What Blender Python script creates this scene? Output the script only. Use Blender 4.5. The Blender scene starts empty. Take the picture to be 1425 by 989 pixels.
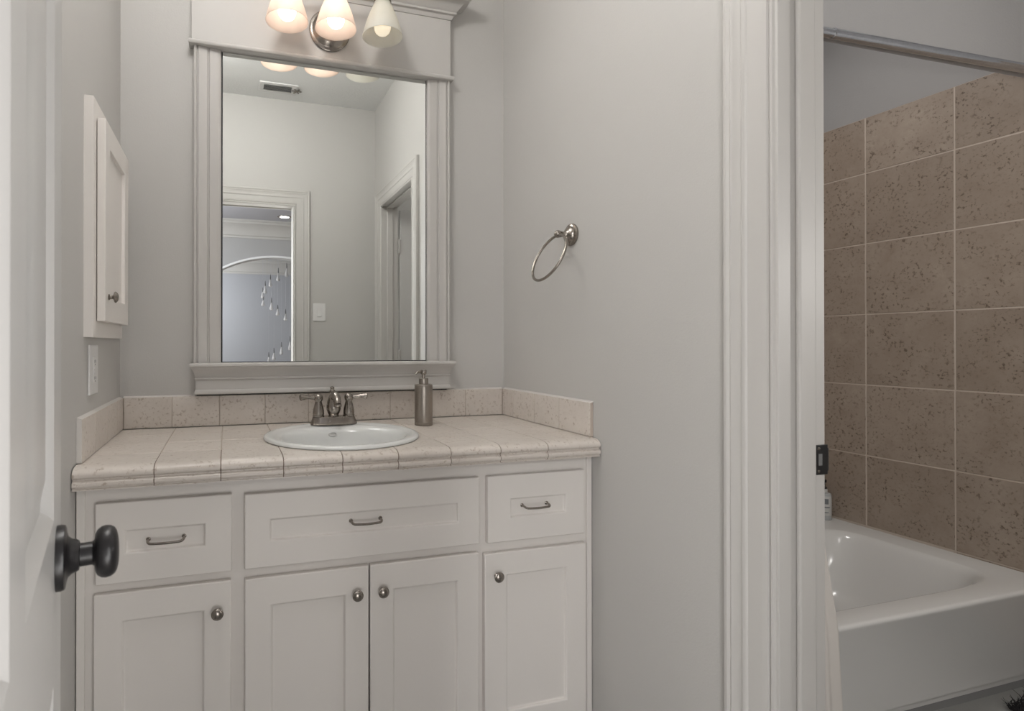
import bpy, bmesh, math, random
from mathutils import Vector, Matrix

# ---------------------------------------------------------------- camera, light, exposure
K = 0.895            # height of the tiled counter top above the floor; the shapes below are laid out from that level
C = bpy.context.scene.collection
S = bpy.context.scene
PI = math.pi

cam = bpy.data.cameras.new('camera')
cam.sensor_width = 36.0
cam.lens = 769.653 / 1425 * 36
cam.shift_x = (712.5 - 539.756) / 1425
cam.shift_y = (475.197 - 494.5) / 1425
cam.clip_start = 0.01
cam.dof.use_dof = True
cam.dof.focus_distance = 1.9
cam.dof.aperture_fstop = cam.lens / 2.0
camo = bpy.data.objects.new('camera', cam)
camo.location = (0.33143, -2.01986, 0.28742 + K)
camo.rotation_euler = (PI / 2 + 0.00352, 0.0, -0.2837)
C.objects.link(camo)
S.camera = camo

S.view_settings.view_transform = 'Standard'
S.view_settings.look = 'None'
S.view_settings.gamma = 1.0
S.view_settings.use_curve_mapping = False
S.view_settings.exposure = 0.42

world = bpy.data.worlds.new('world')
S.world = world
world.use_nodes = True
world.node_tree.nodes['Background'].inputs[0].default_value = (0.8, 0.85, 1.0, 1)
world.node_tree.nodes['Background'].inputs[1].default_value = 0.05


def area(name, loc, rot, sx, sy, power, col):
    l = bpy.data.lights.new(name, 'AREA')
    l.shape = 'RECTANGLE'
    l.size, l.size_y, l.energy, l.color = sx, sy, power, col
    o = bpy.data.objects.new(name, l)
    o.location = (loc[0], loc[1], loc[2] + K)
    o.rotation_euler = rot
    C.objects.link(o)
    return o


def point(name, loc, rad, power, col):
    l = bpy.data.lights.new(name, 'POINT')
    l.shadow_soft_size, l.energy, l.color = rad, power, col
    o = bpy.data.objects.new(name, l)
    o.location = (loc[0], loc[1], loc[2] + K)
    C.objects.link(o)
    return o


point('ceiling_fill_point', (0.36, -0.82, 1.84), 0.12, 8.0, (1.0, 0.975, 0.945))  # added fill near the ceiling, no fixture behind it
area('ceiling_fill_area', (0.55, -0.62, 2.04), (math.radians(-52), 0, 0), 0.7, 0.4, 7.0, (1.0, 0.975, 0.945))  # fill added to lift the entry wall and its reflection
point('corner_fill', (0.16, -1.15, 1.95), 0.07, 6.0, (1.0, 0.985, 0.965))  # extra unseen point that brightens the vanity side, not a fixture
point('tub_room_fill', (2.35, -1.55, 1.80), 0.10, 4.0, (1.0, 0.97, 0.95))  # fill put in to lighten the tub room
area('tub_alcove_fill', (2.35, -0.36, 2.05), (0, 0, 0), 0.25, 0.25, 5.5, (1.0, 0.97, 0.94))  # fill added above the tub for the tile and painted wall
point('tub_room_low_fill', (2.35, -1.90, 0.55), 0.06, 13.0, (1.0, 0.975, 0.945))  # invented low source that brightens the tile wall and tub
area('hall_low_fill', (0.52, -2.45, -0.38), (math.radians(93), 0, 0), 0.45, 0.7, 4.2, (1.0, 0.985, 0.97))  # added below mirror view, stands for light off the hall floor
area('hall_side_fill', (1.55, -3.2, 0.15), (math.radians(90), 0, math.radians(25)), 0.8, 2.0, 32.0, (1.0, 0.985, 0.97))  # added area fill, no window: brightens door and left wall
area('hall_side_fill', (-0.6, -3.2, 0.15), (math.radians(90), 0, math.radians(-25)), 0.8, 2.0, 24.0, (1.0, 0.985, 0.97))  # second added fill without a window, towards the right wall
point('hall_fill', (-0.6, -4.0, 1.2), 0.15, 60.0, (0.97, 0.98, 1.0))  # unseen point added to light hall walls and ceiling
point('far_room_fill', (-0.6, -7.4, 1.0), 0.2, 90.0, (0.97, 0.98, 1.0))  # unseen point added to light the room past the arch


# ---------------------------------------------------------------- materials
def nodes(name):
    m = bpy.data.materials.new(name)
    m.use_nodes = True
    nt = m.node_tree
    return m, nt, nt.nodes['Principled BSDF']


def setb(b, **k):
    names = {'col': 'Base Color', 'rough': 'Roughness', 'metal': 'Metallic', 'spec': 'Specular IOR Level',
             'trans': 'Transmission Weight', 'ior': 'IOR', 'coat': 'Coat Weight'}
    for a, v in k.items():
        b.inputs[names[a]].default_value = (v + (1,)) if a == 'col' else v


def mix(nt, fac, a, b):
    n = nt.nodes.new('ShaderNodeMix')
    n.data_type = 'RGBA'
    for sock, v in ((n.inputs[0], fac), (n.inputs[6], a), (n.inputs[7], b)):
        if isinstance(v, tuple):
            sock.default_value = v + (1,)
        elif isinstance(v, (int, float)):
            sock.default_value = v
        else:
            nt.links.new(v, sock)
    return n.outputs[2]


def noise(nt, vec, scale, detail=3, rough=0.6):
    n = nt.nodes.new('ShaderNodeTexNoise')
    n.inputs['Scale'].default_value = scale
    n.inputs['Detail'].default_value = detail
    n.inputs['Roughness'].default_value = rough
    if vec is not None:
        nt.links.new(vec, n.inputs['Vector'])
    return n.outputs['Fac']


def ramp(nt, fac, lo, hi):
    n = nt.nodes.new('ShaderNodeMapRange')
    n.inputs[1].default_value, n.inputs[2].default_value = lo, hi
    nt.links.new(fac, n.inputs[0])
    return n.outputs[0]


def bump(nt, b, h, strength, dist=0.002):
    n = nt.nodes.new('ShaderNodeBump')
    n.inputs['Strength'].default_value = strength
    n.inputs['Distance'].default_value = dist
    nt.links.new(h, n.inputs['Height'])
    nt.links.new(n.outputs[0], b.inputs['Normal'])


def coords(nt):
    return nt.nodes.new('ShaderNodeTexCoord').outputs['Object']


def paint(name, col, rough=0.5, tex=None, var=0.03):
    m, nt, b = nodes(name)
    setb(b, rough=rough)
    v = coords(nt)
    f = noise(nt, v, 2.5, 3)
    d = tuple(c * (1 - var) for c in col)
    nt.links.new(mix(nt, f, d, col), b.inputs['Base Color'])
    if tex:
        bump(nt, b, noise(nt, v, tex[0], 4, 0.6), tex[1], tex[2])
    return m


def plain(name, col, rough=0.4, **k):
    m, nt, b = nodes(name)
    setb(b, col=col, rough=rough, **k)
    return m


def metal(name, col, rough, grain=60):
    m, nt, b = nodes(name)
    setb(b, metal=1.0, rough=rough)
    v = coords(nt)
    f = noise(nt, v, grain, 4)
    nt.links.new(mix(nt, f, tuple(c * 0.75 for c in col), col), b.inputs['Base Color'])
    r = nt.nodes.new('ShaderNodeMapRange')
    r.inputs[3].default_value, r.inputs[4].default_value = rough * 0.8, rough * 1.25
    nt.links.new(f, r.inputs[0])
    nt.links.new(r.outputs[0], b.inputs['Roughness'])
    return m


def stone(name, light, dark, pit, rough=0.35, vein=9.0, pits=(0.60, 0.70), pitscale=55.0):
    m, nt, b = nodes(name)
    setb(b, rough=rough)
    v = coords(nt)
    g = nt.nodes.new('ShaderNodeNewGeometry')
    comb = nt.nodes.new('ShaderNodeCombineXYZ')
    for i, s in enumerate((37.0, 71.0, 53.0)):
        mu = nt.nodes.new('ShaderNodeMath')
        mu.operation = 'MULTIPLY'
        mu.inputs[1].default_value = s
        nt.links.new(g.outputs['Random Per Island'], mu.inputs[0])
        nt.links.new(mu.outputs[0], comb.inputs[i])
    ad = nt.nodes.new('ShaderNodeVectorMath')
    nt.links.new(v, ad.inputs[0])
    nt.links.new(comb.outputs[0], ad.inputs[1])
    p = ad.outputs[0]
    big = ramp(nt, noise(nt, p, vein, 8, 0.72), 0.32, 0.68)
    col = mix(nt, big, dark, light)
    med = ramp(nt, noise(nt, p, vein * 5, 5, 0.7), 0.35, 0.75)
    col = mix(nt, med, col, tuple(0.5 * (a + b) for a, b in zip(light, dark)))
    isl = ramp(nt, g.outputs['Random Per Island'], -0.6, 2.2)
    col = mix(nt, isl, col, tuple(c * 0.86 for c in dark))
    fine = ramp(nt, noise(nt, p, pitscale, 5, 0.62), pits[0], pits[1])
    area_ = ramp(nt, noise(nt, p, vein * 1.6, 3, 0.5), 0.34, 0.60)
    mu = nt.nodes.new('ShaderNodeMath')
    mu.operation = 'MULTIPLY'
    nt.links.new(fine, mu.inputs[0])
    nt.links.new(area_, mu.inputs[1])
    mv = nt.nodes.new('ShaderNodeMath')
    mv.operation = 'MULTIPLY'
    mv.inputs[1].default_value = 0.8
    nt.links.new(mu.outputs[0], mv.inputs[0])
    col = mix(nt, mv.outputs[0], col, pit)
    nt.links.new(col, b.inputs['Base Color'])
    bump(nt, b, noise(nt, p, 40, 5), 0.25, 0.002)
    return m


def emit(name, col, strength):
    m, nt, b = nodes(name)
    setb(b, col=col, rough=0.4)
    b.inputs['Emission Color'].default_value = col + (1,)
    b.inputs['Emission Strength'].default_value = strength
    return m


def frosted(name, col, clear):
    m, nt, b = nodes(name)
    out = nt.nodes['Material Output']
    v = coords(nt)
    f = noise(nt, v, 18, 4)
    c = mix(nt, f, tuple(x * 0.93 for x in col), col)
    tr = nt.nodes.new('ShaderNodeBsdfTranslucent')
    nt.links.new(c, tr.inputs[0])
    setb(b, rough=0.35)
    nt.links.new(c, b.inputs['Base Color'])
    m1 = nt.nodes.new('ShaderNodeMixShader')
    m1.inputs[0].default_value = 0.55
    nt.links.new(b.outputs[0], m1.inputs[1])
    nt.links.new(tr.outputs[0], m1.inputs[2])
    tp = nt.nodes.new('ShaderNodeBsdfTransparent')
    m2 = nt.nodes.new('ShaderNodeMixShader')
    m2.inputs[0].default_value = clear
    nt.links.new(m1.outputs[0], m2.inputs[1])
    nt.links.new(tp.outputs[0], m2.inputs[2])
    nt.links.new(m2.outputs[0], out.inputs[0])
    return m


M = {}
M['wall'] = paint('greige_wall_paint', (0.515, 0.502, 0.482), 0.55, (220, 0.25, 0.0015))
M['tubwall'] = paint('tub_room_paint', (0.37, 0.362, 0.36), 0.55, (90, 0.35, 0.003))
M['hallwall'] = paint('lavender_grey_paint', (0.42, 0.425, 0.45), 0.6)
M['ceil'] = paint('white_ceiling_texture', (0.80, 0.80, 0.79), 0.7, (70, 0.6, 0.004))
M['archwall'] = paint('grey_hall_paint', (0.42, 0.415, 0.415), 0.6)
M['underlittrim'] = paint('underlit_white_trim', (0.85, 0.85, 0.85), 0.4)  # whiter than the other trim: light from below put into the colour
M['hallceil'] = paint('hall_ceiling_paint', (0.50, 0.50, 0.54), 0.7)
M['trim'] = paint('white_trim_paint', (0.53, 0.513, 0.491), 0.5)
M['cab'] = paint('off_white_cabinet_paint', (0.76, 0.722, 0.685), 0.4)
M['door'] = paint('white_door_paint', (0.56, 0.552, 0.54), 0.3)
M['tile'] = stone('beige_stone_tile', (0.75, 0.70, 0.65), (0.62, 0.56, 0.505), (0.34, 0.27, 0.215), 0.33, 12.0, (0.55, 0.65), 95.0)
M['grout'] = paint('beige_grout', (0.50, 0.43, 0.37), 0.8, None, 0.1)
M['edgegrout'] = paint('brown_grout', (0.20, 0.145, 0.11), 0.8, None, 0.1)
M['tubtile'] = stone('brown_stone_tile', (0.52, 0.445, 0.375), (0.31, 0.245, 0.195), (0.10, 0.07, 0.05), 0.38, 7.0, (0.545, 0.635), 80.0)
M['tubgrout'] = paint('tan_grout', (0.60, 0.52, 0.45), 0.8, None, 0.1)
M['caulk'] = plain('white_caulk', (0.62, 0.59, 0.56), 0.5)
M['porcelain'] = plain('white_porcelain', (0.72, 0.73, 0.72), 0.10, spec=0.5)
M['acrylic'] = plain('white_tub_enamel', (0.66, 0.652, 0.635), 0.16)
M['ring'] = plain('grey_overflow_ring', (0.55, 0.55, 0.54), 0.3)
M['nickel'] = metal('brushed_nickel', (0.38, 0.345, 0.31), 0.25)
M['steel'] = metal('brushed_steel', (0.42, 0.38, 0.34), 0.34, 160)
M['chrome'] = metal('worn_chrome', (0.70, 0.73, 0.78), 0.08, 90)
M['black'] = plain('black_bronze', (0.012, 0.011, 0.012), 0.33)
M['dark'] = plain('dark_shadow_gap', (0.01, 0.01, 0.01), 0.6)
M['plastic'] = plain('white_plastic', (0.70, 0.69, 0.68), 0.3)
M['mirror'] = plain('silvered_glass', (0.94, 0.965, 0.95), 0.0, metal=1.0)
M['shade_a'] = frosted('peach_frosted_glass', (0.93, 0.82, 0.74), 0.16)
M['shade_c'] = frosted('cream_frosted_glass', (0.90, 0.89, 0.84), 0.16)
M['bulb_hot'] = emit('bright_bulb_glass', (1.0, 0.91, 0.83), 4.0)
M['bulb_dim'] = emit('dim_bulb_glass', (1.0, 0.88, 0.68), 0.42)
M['floor'] = paint('grey_floor_tile', (0.24, 0.24, 0.23), 0.45)
M['hallfloor'] = paint('hall_oak_floor', (0.22, 0.17, 0.12), 0.4)
M['rug'] = paint('charcoal_rug_pile', (0.025, 0.024, 0.026), 0.9)
M['curtain'] = paint('off_white_curtain_cloth', (0.70, 0.66, 0.62), 0.8, (900, 0.2, 0.0006))
M['vent'] = plain('dark_grey_and_hole_shade', (0.16, 0.16, 0.16), 0.6)  # dark grey of caps and caulk; on slots and holes, painted shade
M['ductgrey'] = plain('duct_grey', (0.30, 0.30, 0.30), 0.6)
M['led'] = emit('recessed_lens', (1.0, 0.98, 0.95), 6.0)
M['glass'] = plain('clear_crystal', (0.92, 0.90, 0.89), 0.08, trans=0.45, ior=1.45)
M['wire'] = plain('pale_wire', (0.50, 0.50, 0.53), 0.4)
M['bottle'] = plain('grey_bottle_plastic', (0.40, 0.41, 0.41), 0.3)
M['label'] = paint('pale_bottle_label', (0.52, 0.52, 0.50), 0.5)
M['labelmark'] = plain('grey_label_print', (0.16, 0.17, 0.18), 0.5)


# ---------------------------------------------------------------- mesh helpers
def tidy(bm, ang=35):
    bmesh.ops.recalc_face_normals(bm, faces=bm.faces)
    for f in bm.faces:
        f.smooth = True
    for e in bm.edges:
        if len(e.link_faces) == 2 and e.calc_face_angle(0) > math.radians(ang):
            e.smooth = False


def obj(name, bm, mat, parent=None, bevel=0.0, ang=35):
    tidy(bm, ang)
    me = bpy.data.meshes.new(name)
    bm.to_mesh(me)
    bm.free()
    me.materials.append(M[mat])
    o = bpy.data.objects.new(name, me)
    C.objects.link(o)
    if parent is not None:
        o.parent = parent
    else:
        o.location.z = K
    if bevel:
        md = o.modifiers.new('bevel', 'BEVEL')
        md.width, md.segments, md.limit_method, md.angle_limit = bevel, 2, 'ANGLE', math.radians(40)
        md.harden_normals = False
    return o


def thing(name, label, cat, loc=(0, 0, 0), rotz=0.0, group=None):
    o = bpy.data.objects.new(name, None)
    C.objects.link(o)
    o.empty_display_size = 0.05
    o.location = (loc[0], loc[1], loc[2] + K)
    o.rotation_euler = (0, 0, rotz)
    o['label'], o['category'] = label, cat
    if group:
        o['group'] = group
    return o


def tag(o, label, cat):
    o['label'], o['category'] = label, cat
    return o


def struct(name, bm, mat, label=None, cat=None, parent=None, bevel=0.0):
    o = obj(name, bm, mat, parent, bevel)
    if parent is None:
        o['kind'] = 'structure'
        if label:
            o['label'], o['category'] = label, cat
    return o


def B():
    return bmesh.new()


def box(bm, x0, x1, y0, y1, z0, z1):
    v = [bm.verts.new((x, y, z)) for x in (x0, x1) for y in (y0, y1) for z in (z0, z1)]
    for q in ((0, 1, 3, 2), (4, 6, 7, 5), (0, 4, 5, 1), (2, 3, 7, 6), (0, 2, 6, 4), (1, 5, 7, 3)):
        bm.faces.new([v[i] for i in q])
    return bm


def prism(bm, pts, axis, a0, a1):
    def mk(p, a):
        return {'x': (a, p[0], p[1]), 'y': (p[0], a, p[1]), 'z': (p[0], p[1], a)}[axis]
    A = [bm.verts.new(mk(p, a0)) for p in pts]
    Bv = [bm.verts.new(mk(p, a1)) for p in pts]
    n = len(pts)
    for i in range(n):
        j = (i + 1) % n
        bm.faces.new((A[i], A[j], Bv[j], Bv[i]))
    bm.faces.new(A[::-1])
    bm.faces.new(Bv)
    return bm


def loft(bm, loops, cap0=True, cap1=True, closed=True):
    L = [[bm.verts.new(p) for p in lp] for lp in loops]
    n = len(L[0])
    for a, b in zip(L, L[1:]):
        for i in range(n if closed else n - 1):
            j = (i + 1) % n
            bm.faces.new((a[i], a[j], b[j], b[i]))
    if cap0:
        bm.faces.new(L[0][::-1])
    if cap1:
        bm.faces.new(L[-1])
    return bm


def lathe(bm, prof, org=(0, 0, 0), axis=(0, 0, 1), seg=40, sx=1.0, sy=1.0, cap0=True, cap1=True):
    q = Vector((0, 0, 1)).rotation_difference(Vector(axis))
    loops = []
    for r, h in prof:
        r = max(r, 1e-4)
        loops.append([Vector(org) + q @ Vector((r * sx * math.cos(2 * PI * i / seg), r * sy * math.sin(2 * PI * i / seg), h)) for i in range(seg)])
    return loft(bm, loops, cap0, cap1)


def tube(bm, pts, rad, seg=14, closed=False, cap=True):
    pts = [Vector(p) for p in pts]
    n = len(pts)
    rr = rad if isinstance(rad, (list, tuple)) else [rad] * n
    tang = []
    for i in range(n):
        if closed:
            t = pts[(i + 1) % n] - pts[i - 1]
        else:
            t = pts[min(i + 1, n - 1)] - pts[max(i - 1, 0)]
        tang.append(t.normalized())
    up = Vector((0, 0, 1)) if abs(tang[0].z) < 0.9 else Vector((1, 0, 0))
    u = (up - tang[0] * up.dot(tang[0])).normalized()
    loops = []
    for i in range(n):
        u = (u - tang[i] * u.dot(tang[i])).normalized()
        w = tang[i].cross(u)
        loops.append([pts[i] + rr[i] * (math.cos(2 * PI * k / seg) * u + math.sin(2 * PI * k / seg) * w) for k in range(seg)])
    if closed:
        loops.append(loops[0])
        loft(bm, loops, False, False)
        bmesh.ops.remove_doubles(bm, verts=bm.verts, dist=1e-6)
    else:
        loft(bm, loops, cap, cap)
    return bm


def smooth_path(pts, n=8):
    P = [Vector(p) for p in pts]
    P = [P[0] * 2 - P[1]] + P + [P[-1] * 2 - P[-2]]
    out = []
    for i in range(1, len(P) - 2):
        for k in range(n):
            t = k / n
            a, b, c, d = P[i - 1], P[i], P[i + 1], P[i + 2]
            out.append(0.5 * ((2 * b) + (c - a) * t + (2 * a - 5 * b + 4 * c - d) * t * t + (3 * b - a - 3 * c + d) * t ** 3))
    out.append(P[-2])
    return out


def usweep(bm, prof, x0, x1, yb, y0, ky=1.0):
    """moulding with mitred returns on a wall facing -y: prof = (projection, z)"""
    A = []
    for p, z in prof:
        A.append([(x0 - p, yb, z), (x0 - p, y0 - p * ky, z), (x1 + p, y0 - p * ky, z), (x1 + p, yb, z)])
    L = [[bm.verts.new(q) for q in lp] for lp in A]
    for a, b in zip(L, L[1:]):
        for i in range(3):
            bm.faces.new((a[i], a[i + 1], b[i + 1], b[i]))
    bm.faces.new(L[0][::-1])
    bm.faces.new(L[-1])
    bm.faces.new([l[0] for l in L] + [l[3] for l in L[::-1]])
    return bm


def casing(bm, prof, f, a, b, zb, zt):
    """door casing with mitred head; prof = (outward from the opening, out of the wall); f(u, v, t) -> xyz"""
    loops = []
    for k in range(4):
        lp = []
        for s, t in prof:
            u, v = ((a - s, zb), (a - s, zt + s), (b + s, zt + s), (b + s, zb))[k]
            lp.append(f(u, v, t))
        loops.append(lp)
    return loft(bm, loops)


def shaker(bm, x0, x1, z0, z1, yf, yb, px0, px1, pz0, pz1, rec=0.009, slope=0.003):
    """slab front facing -y with a recessed flat panel"""
    def ring(a, b, c, d, y):
        return [bm.verts.new(p) for p in ((a, y, c), (b, y, c), (b, y, d), (a, y, d))]
    bk = ring(x0, x1, z0, z1, yb)
    fr = ring(x0, x1, z0, z1, yf)
    i1 = ring(px0, px1, pz0, pz1, yf)
    i2 = ring(px0 + slope, px1 - slope, pz0 + slope, pz1 - slope, yf + rec)
    for p, q in ((bk, fr), (fr, i1), (i1, i2)):
        for i in range(4):
            j = (i + 1) % 4
            bm.faces.new((p[i], p[j], q[j], q[i]))
    bm.faces.new(i2)
    bm.faces.new(bk[::-1])
    return bm


def cut(o, cutter_bm):
    me = bpy.data.meshes.new('cutter')
    bmesh.ops.recalc_face_normals(cutter_bm, faces=cutter_bm.faces)
    cutter_bm.to_mesh(me)
    cutter_bm.free()
    c = bpy.data.objects.new('cutter', me)
    c.location.z = K
    C.objects.link(c)
    md = o.modifiers.new('cut', 'BOOLEAN')
    md.operation, md.object, md.solver = 'DIFFERENCE', c, 'EXACT'
    bpy.context.view_layer.update()
    ev = o.evaluated_get(bpy.context.evaluated_depsgraph_get())
    new = bpy.data.meshes.new_from_object(ev)
    o.modifiers.clear()
    o.data = new
    bpy.data.objects.remove(c)


W = 1.4036            # between the side backsplashes
XL, XR, YB = -0.012, 1.416, 0.012
YF = -2.054           # wall behind the camera
FL, CE = -0.895, 2.0615

# ---------------------------------------------------------------- room shell
struct('floor', box(B(), -0.2, 3.4, -2.11, 0.2, FL - 0.1, FL), 'floor')
struct('floor_hall', box(B(), -2.0, 4.0, -9.2, -2.11, FL - 0.1, FL), 'hallfloor')
struct('ceiling', box(B(), -0.2, 3.4, -2.11, 0.2, CE, CE + 0.1), 'ceil')
struct('wall_left', box(B(), XL - 0.1, XL, YF, YB + 0.1, FL, CE), 'wall')
struct('wall_back', box(B(), XL, 1.53, YB, YB + 0.1, FL, CE), 'wall')
OY0, OY1, OZ = -1.868, -1.145, 1.303          # rough opening to the tub room
bm = B()
box(bm, XR, 1.53, OY1, YB, FL, CE)
box(bm, XR, 1.53, YF, OY0, FL, CE)
box(bm, XR, 1.53, OY0, OY1, OZ, CE)
struct('wall_right', bm, 'wall')
EX0, EX1, EZ = 0.235, 0.815, 1.312            # entry opening
bm = B()
box(bm, XL - 0.1, EX0, YF - 0.11, YF, FL, CE)
box(bm, EX1, 3.4, YF - 0.11, YF, FL, CE)
box(bm, EX0, EX1, YF - 0.11, YF, EZ, CE)
struct('wall_front', bm, 'wall')

# tub room
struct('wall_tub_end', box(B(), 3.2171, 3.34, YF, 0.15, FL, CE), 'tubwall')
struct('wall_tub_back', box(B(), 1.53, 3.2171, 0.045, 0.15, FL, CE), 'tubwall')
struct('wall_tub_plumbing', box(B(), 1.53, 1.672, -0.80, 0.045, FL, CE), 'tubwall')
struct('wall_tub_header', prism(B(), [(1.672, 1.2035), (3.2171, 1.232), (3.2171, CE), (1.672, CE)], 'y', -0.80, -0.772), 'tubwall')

# tile on the end wall of the tub
T, G = 0.3302, 0.0048
Xt = 3.2071
bm = B()
ys = [0.045] + [-0.1589 - T * i for i in range(0, 5)]
zs = [FL] + [0.42477 + k * T for k in range(-3, 3)] + [1.346]
random.seed(4)
for i in range(len(ys) - 1):
    for j in range(len(zs) - 1):
        if j == 0 and ys[i + 1] > -0.75:
            continue
        if ys[i + 1] < -1.2:
            continue
        d = random.uniform(-0.0006, 0.0006)
        box(bm, Xt + d, Xt + 0.012, ys[i + 1] + G / 2, ys[i] - G / 2, zs[j] + G / 2, zs[j + 1] - G / 2)
tp = obj('tile_panel', bm, 'tubtile', bpy.data.objects['wall_tub_end'], 0.0016)
tg = obj('tile_grout', box(B(), Xt + 0.0014, Xt + 0.0105, -1.15, 0.045, FL, 1.3445), 'tubgrout', bpy.data.objects['wall_tub_end'])
bm = B()
for xa in [1.68 + 0.3302 * i for i in range(5)]:
    for j in range(1, len(zs) - 1):
        box(bm, xa + G, min(xa + 0.3302, 3.205), 0.036, 0.046, zs[j] + G / 2, zs[j + 1] - G / 2)
obj('tile_panel', bm, 'tubtile', bpy.data.objects['wall_tub_back'], 0.0016)

# jambs, stops and casings of the tub-room doorway
JX0, JX1 = 1.408, 1.535
bm = B()
box(bm, JX0, JX1, -1.163, OY1, FL, 1.303)
box(bm, JX0, JX1, OY0, -1.85, FL, 1.303)
box(bm, JX0, JX1, -1.85, -1.163, 1.285, 1.303)
tr = struct('trim_1', bm, 'trim', 'white painted jamb and casing of the doorway to the tub room', 'door frame', None, 0.0015)
bm = B()
box(bm, 1.452, 1.497, -1.1745, -1.163, FL, 1.285)
box(bm, 1.452, 1.497, -1.85, -1.8385, FL, 1.285)
box(bm, 1.452, 1.497, -1.8385, -1.1745, 1.2735, 1.285)
obj('door_stop', bm, 'trim', tr, 0.004)
CP = [(0, 0), (0, .008), (.003, .0125), (.007, .0135), (.010, .011), (.0115, .006), (.0150, .0065), (.017, .0105), (.024, .0125), (.030, .0135), (.058, .0145),
      (.0595, .0165), (.062, .0185), (.068, .0190), (.0715, .0165), (.074, .0155), (.085, .0180), (.093, .0218), (.0965, .0190), (.0985, .0185), (.104, .0222), (.111, .0212), (.115, .017), (.116, .012), (.116, 0)]
obj('casing', casing(B(), CP, lambda u, v, t: (XR - t, u, v), -1.855, -1.157, FL, 1.279), 'trim', tr)
sp = obj('strike_plate', box(B(), 1.5046, 1.5385, -1.1665, -1.163, 0.0145, 0.0765), 'black', tr, 0.0008)
sp['label'] = 'black metal strike plate'
bm = B()
prism(bm, [(1.5375 + 0.0015 * math.cos(a) * 7, -1.156 + 0.0105 * math.sin(a) - 0.0) for a in [-PI / 2 + PI / 2 * i / 6 for i in range(7)]] +
      [(1.5375 + 0.0012 * math.cos(a) * 5, -1.156 + 0.0075 * math.sin(a)) for a in [0 - PI / 2 * i / 6 for i in range(7)]], 'z', 0.022, 0.069)
obj('lip', bm, 'black', sp)
bm = B()
box(bm, 1.512, 1.522, -1.1672, -1.1664, 0.034, 0.058)
obj('latch_hole', bm, 'vent', sp)
for z in (0.022, 0.069):
    obj('screw', lathe(B(), [(0.0036, 0), (0.003, 0.0012), (0.0005, 0.0016)], (1.513, -1.1662, z), (0, -1, 0), 12), 'nickel', sp)

# entry doorway casing
bm = B()
box(bm, EX0, EX0 + 0.018, YF - 0.115, YF + 0.004, FL, 1.297)
box(bm, EX1 - 0.018, EX1, YF - 0.115, YF + 0.004, FL, 1.297)
box(bm, EX0, EX1, YF - 0.115, YF + 0.004, 1.297, 1.312)
te = struct('trim_2', bm, 'trim', 'white casing around the entry doorway reflected in the mirror', 'door frame')
obj('casing', casing(B(), CP, lambda u, v, t: (u, YF + t, v), EX0 + 0.012, 0.803, FL, 1.289), 'trim', te)
obj('casing', casing(B(), CP, lambda u, v, t: (u, YF - 0.11 - t, v), EX0 + 0.012, 0.803, FL, 1.289), 'trim', te)

# ---------------------------------------------------------------- entry door leaf with black knob
hx, hy, ex, ey = 0.287, -2.012, 0.1515, -1.315
DW = math.hypot(ex - hx, ey - hy)
door = bpy.data.objects.new('door_1', None)
C.objects.link(door)
door.location = (hx, hy, K)
door.rotation_euler = (0, 0, math.atan2(ey - hy, ex - hx))
door['kind'], door['label'], door['category'] = 'structure', 'white six panel entry door standing open at the left edge', 'door'
# local x: hinge -> latch edge, local -y: towards the room
bm = B()
xs = [0.0, 0.100, 0.100 + 0.222, DW - 0.100 - 0.222, DW - 0.100, DW]
zz = [-0.885, -0.68, -0.045, 0.115, 0.85, 0.98, 1.17, 1.285]
GR = {}
yf_, yb_ = 0.0, 0.035


def V(i, j):
    if (i, j) not in GR:
        GR[(i, j)] = bm.verts.new((xs[i], yf_, zz[j]))
    return GR[(i, j)]


for i in range(5):
    for j in range(7):
        q = [V(i, j), V(i + 1, j), V(i + 1, j + 1), V(i, j + 1)]
        if i in (1, 3) and j in (1, 3, 5):
            c = [(xs[i], zz[j]), (xs[i + 1], zz[j]), (xs[i + 1], zz[j + 1]), (xs[i], zz[j + 1])]
            sgn = [(1, 1), (-1, 1), (-1, -1), (1, -1)]
            prev = q
            for off, dep in ((0.006, 0.003), (0.014, 0.010), (0.022, 0.010), (0.052, 0.003)):
                cur = [bm.verts.new((c[k][0] + sgn[k][0] * off, dep, c[k][1] + sgn[k][1] * off)) for k in range(4)]
                for k in range(4):
                    bm.faces.new((prev[k], prev[(k + 1) % 4], cur[(k + 1) % 4], cur[k]))
                prev = cur
            bm.faces.new(prev)
        else:
            bm.faces.new(q)
bk = [bm.verts.new((xs[a], yb_, zz[b])) for a, b in ((0, 0), (5, 0), (5, 7), (0, 7))]
bm.faces.new(bk)
bm.faces.new([V(i, 0) for i in range(6)] + [bk[1], bk[0]])
bm.faces.new([V(i, 7) for i in range(6)] + [bk[2], bk[3]])
bm.faces.new([V(0, j) for j in range(8)] + [bk[3], bk[0]])
bm.faces.new([V(5, j) for j in range(8)] + [bk[2], bk[1]])
obj('leaf', bm, 'door', door, 0, 20)
KX, KZ = DW - 0.062, 0.066
kn = obj('door_knob', lathe(B(), [(0.0118, 0.0), (0.0118, 0.0325), (0.0135, 0.0345), (0.0185, 0.0350), (0.0230, 0.0372), (0.0258, 0.0410), (0.0267, 0.0455), (0.0260, 0.0500),
                                 (0.0238, 0.0537), (0.0200, 0.0560), (0.0140, 0.0574), (0.0070, 0.0580), (0.0005, 0.0582)], (KX, -0.0, KZ), (0, -1, 0), 48), 'black', door)
kn['label'] = 'black round door knob'
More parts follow.
